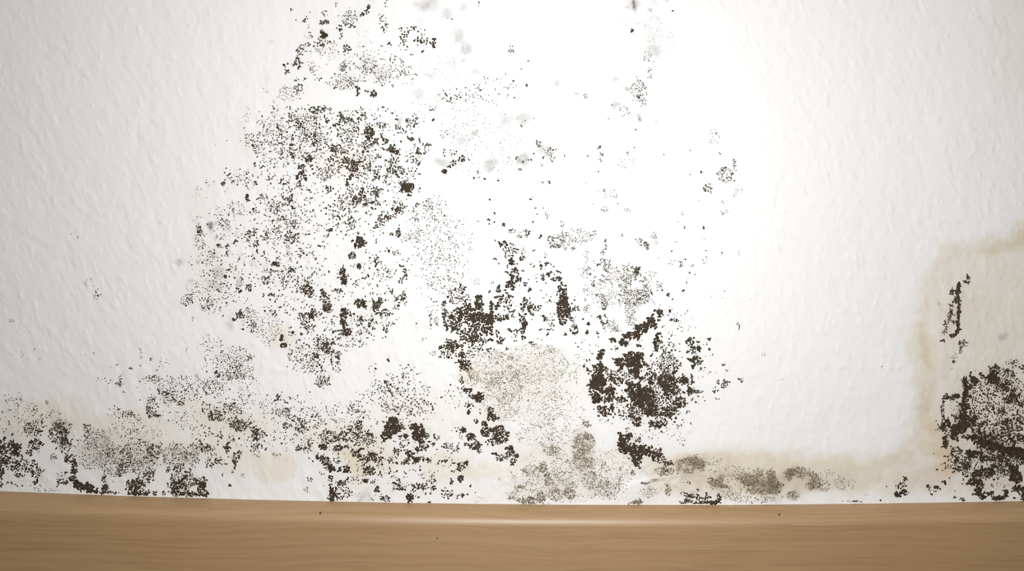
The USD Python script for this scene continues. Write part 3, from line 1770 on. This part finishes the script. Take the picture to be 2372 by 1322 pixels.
def grow():
    ox = oy = 0.0
    patch = None
    for line in DATA.strip().splitlines():
        w = line.split()
        if w[0] == 'T':
            ox, oy = float(w[1]), float(w[2])
            continue
        if w[0][0] == '@':
            patch = w[0][1:]
            continue
        if w[0] == 's':
            u, v, a, b, s = map(float, w[1:6])
            smudges.append((ox + u * UNIT, oy + v * UNIT, a * UNIT, b * UNIT, s, patch in ('film', 'strip')))
            continue
        u, v, ru, rv, n, r = map(float, w[:6])
        n = int(n)
        r *= 0.84 if r < 2 else (0.78 if r < 3.6 else 0.79)
        if n > 4:
            ru, rv = ru * 1.08, rv * 1.08
        flags = w[6:]
        tone = next((f for f in flags if f in 'hgo'), 'd')
        worm = 0.75 if 'w' in flags else (0.45 if tone == 'o' else 0.22)
        ang = math.radians(next((float(f[1:]) for f in flags if f[0] == 'a'), 0.0))
        cx, cy, ax, ay = ox + u * UNIT, oy + v * UNIT, max(ru * UNIT, 0.5), max(rv * UNIT, 0.5)
        fill = n * math.pi * r * r / (math.pi * ax * ay)
        gap = 2.5 * r if fill < 0.25 else (1.95 * r if fill < 0.55 else 1.3 * r)
        mine = []
        big = ax > 17 and ay > 10
        if big and r < 2.2:
            n = int(n * 1.35)
        if patch == 'streak':
            n, gap = int(n * 1.5), gap * 0.7
        if tone == 'o':
            n, r, gap = int(n * 1.35), r * 1.08, gap * 0.85
        if fill > 0.75 and r < 2.7:
            n = int(n * 0.8)
        elif fill > 0.9 and r < 4.1 and patch != 'streak':
            n = int(n * 0.78)
        field, fine = rng.random((48, 48)), rng.random((48, 48))
        cells = {}
        tries = 0
        while len(mine) < n and tries < 14 * n + 30:
            tries += 1
            t, q = rng.uniform(0, 2 * math.pi), rng.uniform(0, 1) ** 0.54
            if rng.uniform() < 0.10:
                q *= rng.uniform(1.0, 1.45)
            dx, dy = ax * q * math.cos(t), ay * q * math.sin(t)
            x, y = cx + dx * math.cos(ang) + dy * math.sin(ang), cy - dx * math.sin(ang) + dy * math.cos(ang)
            if big and n > 15:
                # within a wide patch the mould sits in clumps
                f = 0.6 * lattice(field, dx / 15.0 + 20, dy / 15.0 + 20) + 0.4 * lattice(fine, dx / 6.0 + 20, dy / 6.0 + 20)
                if f < rng.uniform(0.15, 0.60):
                    continue
            rr = r * min(1.6, max(0.55, rng.lognormal(0, 0.22)))
            ci, cj = int(x // gap), int(y // gap)
            if any((x - m[0]) ** 2 + (y - m[1]) ** 2 < gap * gap for i in (-1, 0, 1) for j in (-1, 0, 1) for m in cells.get((ci + i, cj + j), ())):
                continue
            mine.append((x, y, rr))
            cells.setdefault((ci, cj), []).append((x, y))
            th = rng.uniform(0, 2 * math.pi)
            wx, wy = x, y
            for _ in range(3):
                if rng.uniform() > worm or len(mine) >= n:
                    break
                th += rng.normal(0, 0.5)
                wx, wy = wx + 1.6 * rr * math.cos(th), wy + 1.6 * rr * math.sin(th)
                mine.append((wx, wy, rr * rng.uniform(0.7, 1.0)))
                cells.setdefault((int(wx // gap), int(wy // gap)), []).append((wx, wy))
        dots.extend((x, y, rr, tone, patch) for x, y, rr in mine)
grow()


def edge_line(px):
    """Height in the photograph of the board's top edge."""
    t = np.clip((np.asarray(px, float) - 1186) / 1186, -1.2, 1.2)
    return 1165.5 + 11.5 * t - 19.0 * t * t


dots = [d for d in dots if d[1] < edge_line(d[0]) - 0.3 * d[2] and -150 < d[0] < 2520]
DX, DY, DR = (np.array([d[k] for d in dots]) for k in (0, 1, 2))

# ---------------------------------------------------------------- wall: relief and stains on one grid
STEP = 0.0012
inner_x, inner_z = np.arange(-0.516, 0.516 + 1e-9, STEP), np.arange(0.020, 0.612 + 1e-9, STEP)
far = np.array([0.02, 0.06, 0.14, 0.3, 0.6, 0.9])
gx = np.concatenate([inner_x[0] - far[::-1], inner_x, inner_x[-1] + far])
gz = np.concatenate([[0.0], inner_z, inner_z[-1] + np.array([0.02, 0.06, 0.14, 0.3, 0.6, 1.0, 1.6])])
GX, GZ = np.meshgrid(gx, gz)            # rows go up
PX, PY = picture(GX, GZ)


def smooth(t):
    t = np.clip(t, 0, 1)
    return t * t * (3 - 2 * t)


def fb(x, y, octaves, seed):
    return meshkit.fbm(np.stack([x, y, np.full_like(x, 0.37)], -1), octaves, seed)


warp = fb(GX / 0.03, GZ / 0.03, 2, 11) - 0.5
lean = GX + 0.30 * GZ * np.where(GX < 0, 1, -1) * 0 + 0.25 * (GZ - CZ) + 0.012 * warp
f1 = fb(lean / 0.0075, GZ / 0.0145, 3, 21)
f2 = fb(lean / 0.0045, GZ / 0.0085, 2, 31)
f3 = fb(GX / 0.05, GZ / 0.06, 3, 41)
height = 0.0011 * (f1 - 0.5) + 0.0019 * np.clip(f2 - 0.55, 0, 1) - 0.0008 * np.clip(0.42 - f1, 0, 1) + 0.0022 * (f3 - 0.5)
# flaking paint low on the wall, right of the middle
flake = smooth(1 - np.abs(PX - 1430) / 420) * smooth(1 - np.abs(PY - 1105) / 75)
f4 = fb(GX / 0.013, GZ / 0.011, 3, 51)
height += 0.0017 * flake * smooth((f4 - 0.42) / 0.12)
# the loose piece of wall covering in the lower right corner: a raised sheet with folded edges


def seg_dist(x, y, pts):
    best = np.full(np.shape(x), 1e9)
    for (x0, y0), (x1, y1) in zip(pts[:-1], pts[1:]):
        L = (x1 - x0) ** 2 + (y1 - y0) ** 2
        t = np.clip(((x - x0) * (x1 - x0) + (y - y0) * (y1 - y0)) / L, 0, 1)
        best = np.minimum(best, np.hypot(x - x0 - t * (x1 - x0), y - y0 - t * (y1 - y0)))
    return best


fold = [(2245, 845), (2238, 900), (2230, 950), (2218, 1000), (2262, 1022), (2372, 1048), (2560, 1075)]
from shapely.geometry import Polygon
import shapely
sheet = Polygon([(2248, 850), (2238, 900), (2230, 950), (2220, 1000), (2262, 1020), (2372, 1046), (2560, 1070), (2560, 830), (2300, 838)])
near = (PX > 2000) & (PY > 600)
ins = np.zeros_like(PX)
pts = shapely.points(PX[near], PY[near])
dd = shapely.distance(pts, sheet.exterior) * np.where(shapely.contains(sheet, pts), 1, -1)
ins[near] = smooth(0.5 + dd / 46)
height += 0.0014 * ins * smooth((PY - 850) / 90)
height -= 0.0016 * np.exp(-(seg_dist(PX, PY, fold) / 6.0) ** 2) * smooth((PY - 860) / 50)
seam = [(2221, 652), (2219, 700), (2216, 770)]
height += 0.0008 * smooth((PX - 2214) / 8) * np.exp(-((PY - 715) / 60) ** 4) * np.exp(-((PX - 2214) / 60) ** 2)
calm = smooth((0.56 - np.abs(GX)) / 0.05) * smooth((0.65 - GZ) / 0.05)
height = (height - height.min()) * calm

stain = np.ones(GX.shape + (3,))


def tint(amount, color):
    global stain
    stain = stain * (1 - np.clip(amount, 0, 1)[..., None] * (1 - np.array(color)))


mott = fb(GX / 0.012, GZ / 0.012, 4, 61)
mott2 = fb(GX / 0.004, GZ / 0.004, 3, 71)
fine_mott = fb(GX / 0.0045, GZ / 0.0035, 2, 91)
tint(0.5 * smooth((fb(GX / 0.16, GZ / 0.16, 2, 81) - 0.35) * 2), (0.985, 0.975, 0.955))
YEL, BEI, ORA, OLI, GRE = (0.83, 0.735, 0.56), (0.92, 0.86, 0.73), (0.88, 0.67, 0.45), (0.80, 0.75, 0.64), (0.34, 0.33, 0.315)


def band(points, width, s, color=YEL, soft=1.0):
    d = seg_dist(PX + 40 * (mott - 0.5), PY + 40 * (f4 - 0.5), points)
    tint(s * smooth(1 - (d / width - 0.35) / (0.9 * soft)) * (0.55 + 0.9 * (mott - 0.05)), color)


def pool(x, y, a, b, s, color=BEI):
    q = np.hypot((PX - x + 60 * (mott - 0.5)) / a, (PY - y + 50 * (f4 - 0.5)) / b)
    tint(s * smooth((1.25 - q) / 0.75) * (0.5 + mott), color)


damp = Polygon([(1490, 1075), (1560, 1042), (1690, 1030), (1860, 1050), (2000, 1060), (2075, 1035), (2112, 965), (2108, 885), (2090, 805), (2118, 700), (2140, 620), (2172, 562), (2300, 545), (2420, 515), (2420, 1146), (1490, 1142)])
zone = (PX > 1380) & (PX < 2560) & (PY > 440) & (PY < 1190)
pts = shapely.points(PX[zone] + 46 * (mott[zone] - 0.5), PY[zone] + 46 * (f4[zone] - 0.5))
dist = np.full(PX.shape, -400.0)
dist[zone] = shapely.distance(pts, damp.exterior) * np.where(shapely.contains(damp, pts), 1, -1)
tint(smooth(0.5 + dist / 46) * (0.36 + 0.26 * smooth(1 - np.abs(dist - 24) / 34)) * (0.70 + 0.6 * mott), (0.84, 0.755, 0.60))
band([(1700, 1070), (1900, 1085), (2060, 1090), (2170, 1075), (2190, 1010)], 44, 0.34)
band([(2152, 790), (2150, 880), (2146, 960), (2150, 1040)], 24, 0.40)
band([(2130, 760), (2150, 850)], 14, 0.34)
band([(2215, 690), (2200, 760), (2188, 870)], 16, 0.30)
band([(2172, 700), (2186, 715)], 10, 0.3)
pool(2320, 572, 46, 20, 0.36, YEL)
pool(2368, 545, 40, 44, 0.42, YEL)
pool(2372, 90, 110, 200, 0.25, BEI)
pool(2187, 1052, 22, 34, 0.42, ORA)
pool(2190, 1088, 46, 18, 0.45, ORA)
pool(2300, 720, 120, 150, 0.22, YEL)
pool(2162, 985, 20, 20, 0.25, ORA)
pool(2290, 960, 130, 130, 0.40, YEL)
for q in [(300, 985, 130, 34, .55), (540, 985, 110, 44, .55), (470, 950, 80, 30, .35), (640, 1072, 60, 46, .75), (860, 1062, 80, 50, .6), (830, 1090, 22, 50, .6), (1035, 1080, 70, 36, .7),
          (1130, 1090, 60, 26, .6), (60, 975, 70, 60, .45), (150, 960, 70, 46, .45), (330, 1040, 200, 40, .4), (780, 1010, 110, 50, .4), (540, 1060, 60, 40, .45), (1090, 868, 40, 26, .6),
          (560, 330, 30, 60, .2), (480, 620, 60, 90, .2), (450, 480, 30, 60, .2), (660, 785, 40, 30, .5), (790, 380, 60, 40, .3), (1000, 960, 160, 60, .25)]:
    pool(*q)
for q in [(1230, 880, 140, 95, .30), (1270, 1070, 90, 70, .35), (1350, 1050, 34, 60, .55), (1450, 1070, 90, 40, .40), (1620, 1082, 90, 40, .55), (1700, 1118, 140, 34, .50), (1830, 1118, 90, 34, .45), (1300, 1130, 130, 26, .35)]:
    pool(*q, OLI)

# grey smudges under the paint, each with a shape of its own
for k, (x, y, a, b, s, brown) in enumerate(smudges):
    r0 = 1.7 * max(a, b) + 6
    sel = (np.abs(PX - x) < r0) & (np.abs(PY - y) < r0)
    if not sel.any():
        continue
    px_, py_ = PX[sel], PY[sel]
    q = np.hypot((px_ - x + 26 * (mott2[sel] - 0.5)) / (1.25 * a + 1), (py_ - y + 40 * (mott[sel] - 0.5)) / (1.25 * b + 1))
    amt = np.zeros_like(PX)
    amt[sel] = 0.95 * s * smooth((1.15 - q) / 0.95) * (0.15 + 1.7 * mott2[sel])
    if brown:
        amt *= smooth((fine_mott - 0.36) / 0.3) * 1.05
    tint(amt, (0.52, 0.46, 0.37) if brown else GRE)
# faint bloom around the growth
hx = np.zeros(PX.shape)
ix = np.searchsorted(gx, world(DX, DY)[0]).clip(1, len(gx) - 1)
iz = np.searchsorted(gz, world(DX, DY)[1]).clip(1, len(gz) - 1)
soft = np.array([2.6 if d[3] == 'h' else 1.0 for d in dots])
np.add.at(hx, (iz, ix), DR ** 2 * soft)
bloom = ndimage.gaussian_filter(hx, 4.0) * 0.55 + ndimage.gaussian_filter(hx * 1.0, 1.6) * 0.10
tint(np.clip(bloom * 0.16, 0, 0.42), (0.62, 0.58, 0.52))
tint(0.10 * np.clip(mott2 - 0.45, 0, 1), (0.8, 0.79, 0.77))
PAINT = np.array((0.80, 0.797, 0.795))
stain *= PAINT

nz, nx = GX.shape
verts = np.stack([GX, -height, GZ], -1).reshape(-1, 3)
idx = np.arange(nz * nx).reshape(nz, nx)
a, b, c, d = idx[:-1, :-1].ravel(), idx[:-1, 1:].ravel(), idx[1:, 1:].ravel(), idx[1:, :-1].ravel()
faces = np.vstack([np.stack([a, b, c], 1), np.stack([a, c, d], 1)])
# back of the wall
ring = np.concatenate([idx[0, :], idx[1:, -1], idx[-1, -2::-1], idx[-2:0:-1, 0]])
back = verts[ring].copy()
back[:, 1] = 0.12
nb = len(verts)
rb = nb + np.arange(len(ring))
verts2 = np.vstack([verts, back, [[0, 0.12, 1.0]]])
nxt = np.roll(np.arange(len(ring)), -1)
side = np.vstack([np.stack([ring, rb, rb[nxt]], 1), np.stack([ring, rb[nxt], ring[nxt]], 1), np.stack([rb, np.full(len(ring), nb + len(ring)), rb[nxt]], 1)])
cols = np.vstack([stain.reshape(-1, 3), np.tile(PAINT, (len(ring) + 1, 1))])
# normals straight from the relief so that the sides stay crisp
gy, gxx = np.gradient(-height, gz, gx)
nrm = np.stack([gxx, -np.ones_like(gxx), gy], -1).reshape(-1, 3)
nrm /= np.linalg.norm(nrm, axis=1, keepdims=True)
wall = usdkit.mesh(stage, '/World/wall_back', (verts2, np.vstack([faces, side])), wall_paint)
wall.CreateNormalsAttr(Vt.Vec3fArray.FromNumpy(np.vstack([nrm, np.tile([0, 1.0, 0], (len(ring) + 1, 1))]).astype(np.float32)))
wall.SetNormalsInterpolation('vertex')
primvar(wall, 'stain', cols)
prop(wall.GetPrim(), label='white textured plaster wall with yellowish damp stains behind the black mould', category='wall', kind='structure')


def wall_y(x, z):
    """The wall's face (a negative y) at a place on it."""
    i = np.interp(x, gx, np.arange(len(gx)))
    j = np.interp(z, gz, np.arange(len(gz)))
    return -ndimage.map_coordinates(height, [j, i], order=1, mode='nearest')


# ---------------------------------------------------------------- baseboard: beech foil, rounded top, bowed a little
THICK, RH = 0.020, 0.011          # a sloping top, then a rounded nose
A0 = math.radians(66)
NY, NZ = THICK - RH * (1 - math.cos(A0)), -0.0050
prof = [(-0.0012, -0.0006), (-0.0016, -0.0002), (-0.0026, -0.0003)]
prof += [(-0.0026 - (NY - 0.0026) * k / 6, -0.0003 + (NZ + 0.0003) * (k / 6) ** 1.15) for k in range(1, 7)]
prof += [(-(NY + RH * (math.cos(A0 * (1 - k / 12)) - math.cos(A0))), NZ - RH * (math.sin(A0) - math.sin(A0 * (1 - k / 12)))) for k in range(1, 13)]
prof += [(-THICK, z) for z in (-0.020, -0.026, -0.036, -0.050)]
bx = np.linspace(-1.4, 1.4, 281)


def bow(x):
    t = np.abs(x) / 0.4744
    return 0.0076 * np.where(t < 1.2, t * t, 1.44 + 0.6 * (1 - np.exp(-4 * np.maximum(t - 1.2, 0))))


rows = []
for x in bx:
    top = BOARD_TOP + float(bow(x))
    rows.append([(x, y, top + z) for y, z in prof] + [(x, -THICK, 0.0), (x, -0.0012, 0.0)])
bv = np.array(rows)
n1, n2 = bv.shape[:2]
bi = np.arange(n1 * n2).reshape(n1, n2)
bf = []
for k in range(n2):
    k2 = (k + 1) % n2
    p, q, r_, s_ = bi[:-1, k], bi[1:, k], bi[1:, k2], bi[:-1, k2]
    bf += [np.stack([p, q, r_], 1), np.stack([p, r_, s_], 1)]
bf = np.vstack(bf)
caps = []
for row, flip in ((bi[0], False), (bi[-1], True)):
    for k in range(1, n2 - 1):
        caps.append((row[0], row[k + 1], row[k]) if flip else (row[0], row[k], row[k + 1]))
bm = trimesh.Trimesh(bv.reshape(-1, 3), np.vstack([bf, np.array(caps)]), process=False)
bm.fix_normals()
board = UsdGeom.Xform.Define(stage, '/World/baseboard_back')
prop(board.GetPrim(), label='beech-look baseboard with a rounded top edge along the foot of the mouldy wall', category='baseboard', kind='structure')
usdkit.mesh(stage, '/World/baseboard_back/board', bm, wood, smooth=35)

# two small nicks in its foil
def on_board(px, py):
    """Where the sight line through a photograph pixel meets the board's rounded front: by stepping along the profile."""
    x, z = world(px, py)
    best = None
    for y, zz in prof:
        k = (DIST + y) / DIST
        X, Z = x * k, CZ + (z - CZ) * k
        e = abs(Z - (BOARD_TOP + float(bow(X)) + zz))
        if best is None or e < best[0]:
            best = (e, X, y, BOARD_TOP + float(bow(X)) + zz)
    return best[1:]


for k, (px, py, w_, h_) in enumerate([(742, 1188, 2.0, 4.0), (1805, 1192, 2.5, 2.5), (1012, 1246, 1.6, 1.4)]):
    X, Y, Z = on_board(px, py)
    s = trimesh.creation.icosphere(2, 1.0)
    v = s.vertices.copy()
    v += 0.25 * (meshkit.noise(v * 1.7 + k, 5)[:, None] - 0.5) * v
    v = v * np.array([w_ * S, 0.0007, h_ * S]) + np.array([X, Y - 0.0001, Z])
    usdkit.mesh(stage, '/World/baseboard_back/nick' + ('_%03d' % k if k else ''), (v, s.faces), nick_mat, smooth=True)

# ---------------------------------------------------------------- floor (below the picture)
fl = trimesh.creation.box((3.0, 2.4, 0.04))
fl.apply_translation((0, -1.08, -0.02))
fm = usdkit.mesh(stage, '/World/floor', fl, floor_mat)
prop(fm.GetPrim(), label='plain grey floor below the baseboard', category='floor', kind='structure')

# ---------------------------------------------------------------- mould patches
INFO = {
    'top': 'loose dark mould specks at the top, above the largest speckled patch',
    'colony': 'largest patch of brown-black mould specks, left of the middle of the white wall',
    'edge': 'tiny faint mould cluster at the upper left fringe of the largest speckled patch',
    'faint': 'sparse faint mould specks among soft grey smudges in the upper middle of the wall',
    'flank': 'scattered thin mould specks at the far right of the white middle',
    'sparse': 'few single tiny mould specks scattered on the nearly clean wall',
    'haze': 'blurry grey dotted mould between the large speckled patch and the dense black blotch',
    'central': 'dense black mould blotch in the middle with an arc of spots to its right',
    'hair': 'fine hair-like dark grey mould above the broken black patch on the right of the middle',
    'bigright': 'broken black mould patch with a slanting black bar on top, right of the olive film',
    'blot': 'small solid black mould blot below the broken black patch and above the baseboard',
    'film': 'thin olive-grey mould film of tiny specks below the dense black blotch',
    'strip': 'olive-grey mould strip along the yellow damp stain just above the right half of the baseboard',
    'clump': 'short black mould clump sitting directly on the baseboard, right of the olive film',
    'lowleft': 'dark mould band above the left end of the baseboard, black at its foot',
    'lowmid': 'wide speckled black mould patch above the baseboard, left of the olive film',
    'spur': 'narrow slanting trail of black mould spots along the left border of the olive film',
    'streak': 'thin upright black mould streak on the yellow stained wall at the right',
    'corner': 'black mould growth around the folded wall covering in the lower right corner',
    'spots': 'two small groups of black mould spots above the baseboard, left of the corner growth',
}
BASE = {'d': (0.050, 0.037, 0.026), 'h': (0.13, 0.115, 0.10), 'g': (0.33, 0.31, 0.28), 'o': (0.20, 0.168, 0.115)}
THIN = {'d': (0.17, 0.145, 0.115), 'h': (0.26, 0.24, 0.22), 'g': (0.42, 0.40, 0.37), 'o': (0.27, 0.235, 0.175)}
codes = np.array([d[3] for d in dots])
owner = np.array([d[4] for d in dots])
wx, wz = world(DX, DY)
shade = rng.uniform(0.8, 1.25, len(dots))


def lumps(sel):
    """Low irregular cushions, one per dot of sel, sitting on the wall's relief: vertices, triangles, tones."""
    V, F, C, n = [], [], [], 0
    for i in sel:
        r = DR[i] * S
        k = 6 if DR[i] < 1.5 else (8 if DR[i] < 3 else 10)
        ph = rng.uniform(0, 2 * math.pi)
        t = ph + np.arange(k) * 2 * math.pi / k
        rad = r * rng.uniform(0.68, 1.32, k)
        st, sa = rng.uniform(1.3, 2.6) if owner[i] in ('hair', 'film', 'strip') else rng.uniform(1.0, 1.5 if DR[i] < 2.4 else 1.9), rng.uniform(0, math.pi)
        ux, uz = rad * np.cos(t) * math.sqrt(st), rad * np.sin(t) / math.sqrt(st)
        ex, ez = ux * math.cos(sa) - uz * math.sin(sa), ux * math.sin(sa) + uz * math.cos(sa)
        x = wx[i] + np.concatenate([ex, 0.55 * ex, [0]])
        z = wz[i] + np.concatenate([ez, 0.55 * ez, [0]])
        hgt = np.concatenate([np.full(k, 0.00003), np.full(k, 0.00008 + 0.16 * r), [0.00009 + 0.22 * r]])
        V.append(np.stack([x, wall_y(x, z) - hgt, z], 1))
        j = np.arange(k)
        j2 = (j + 1) % k
        F.append(np.vstack([np.stack([j, j2, k + j2], 1), np.stack([j, k + j2, k + j], 1), np.stack([k + j, k + j2, np.full(k, 2 * k)], 1)]) + n)
        m = min(1.0, max(0.0, (DR[i] - 0.9) / 1.3))
        col = ((1 - m) * np.array(THIN[codes[i]]) + m * np.array(BASE[codes[i]])) * shade[i]
        if codes[i] == 'o':
            w_ = rng.uniform(0, 1) ** 1.3
            col = (1 - w_) * np.array((0.085, 0.070, 0.048)) + w_ * np.array((0.36, 0.295, 0.20))
        C.append(np.tile(col, (2 * k + 1, 1)))
        n += 2 * k + 1
    return np.vstack(V), np.vstack(F), np.vstack(C)


def put(path, sel):
    v, f, c = lumps(sel)
    m = usdkit.mesh(stage, path, (v, f), mould_mat)
    primvar(m, 'tone', c)
    return m.GetPrim()


count = 0
for name, label in INFO.items():
    mine = np.nonzero(owner == name)[0]
    if not len(mine):
        continue
    path = '/World/mould_patch' + ('_%03d' % count if count else '')
    count += 1
    root = UsdGeom.Xform.Define(stage, path).GetPrim()
    prop(root, label=label, category='mould', group='mould patches on the wall')
    pairs = cKDTree(np.stack([DX[mine], DY[mine]], 1)).query_pairs(13.0, output_type='ndarray')
    if len(pairs):
        gap = np.hypot(DX[mine][pairs[:, 0]] - DX[mine][pairs[:, 1]], DY[mine][pairs[:, 0]] - DY[mine][pairs[:, 1]])
        pairs = pairs[gap < 0.92 * (DR[mine][pairs[:, 0]] + DR[mine][pairs[:, 1]])]
    _, comp = connected_components(coo_matrix((np.ones(len(pairs)), (pairs[:, 0], pairs[:, 1])), shape=(len(mine), len(mine))), directed=False)
    sized = []
    for k in range(comp.max() + 1):
        g = mine[comp == k]
        ext = max(np.max(DX[g] + DR[g]) - np.min(DX[g] - DR[g]), np.max(DY[g] + DR[g]) - np.min(DY[g] - DR[g]))
        area = float(np.sum(DR[g] ** 2))
        sized.append((area, ext, g))
    sized.sort(key=lambda q: -q[0])
    rest = []
    made = 0
    for area, ext, g in sized:
        if ext >= 10 and area >= 12 and made < 300:
            put(path + '/blotch' + ('_%03d' % made if made else ''), g)
            made += 1
        else:
            rest.append(g)
    if rest:
        prop(put(path + '/specks', np.concatenate(rest)), kind='stuff')
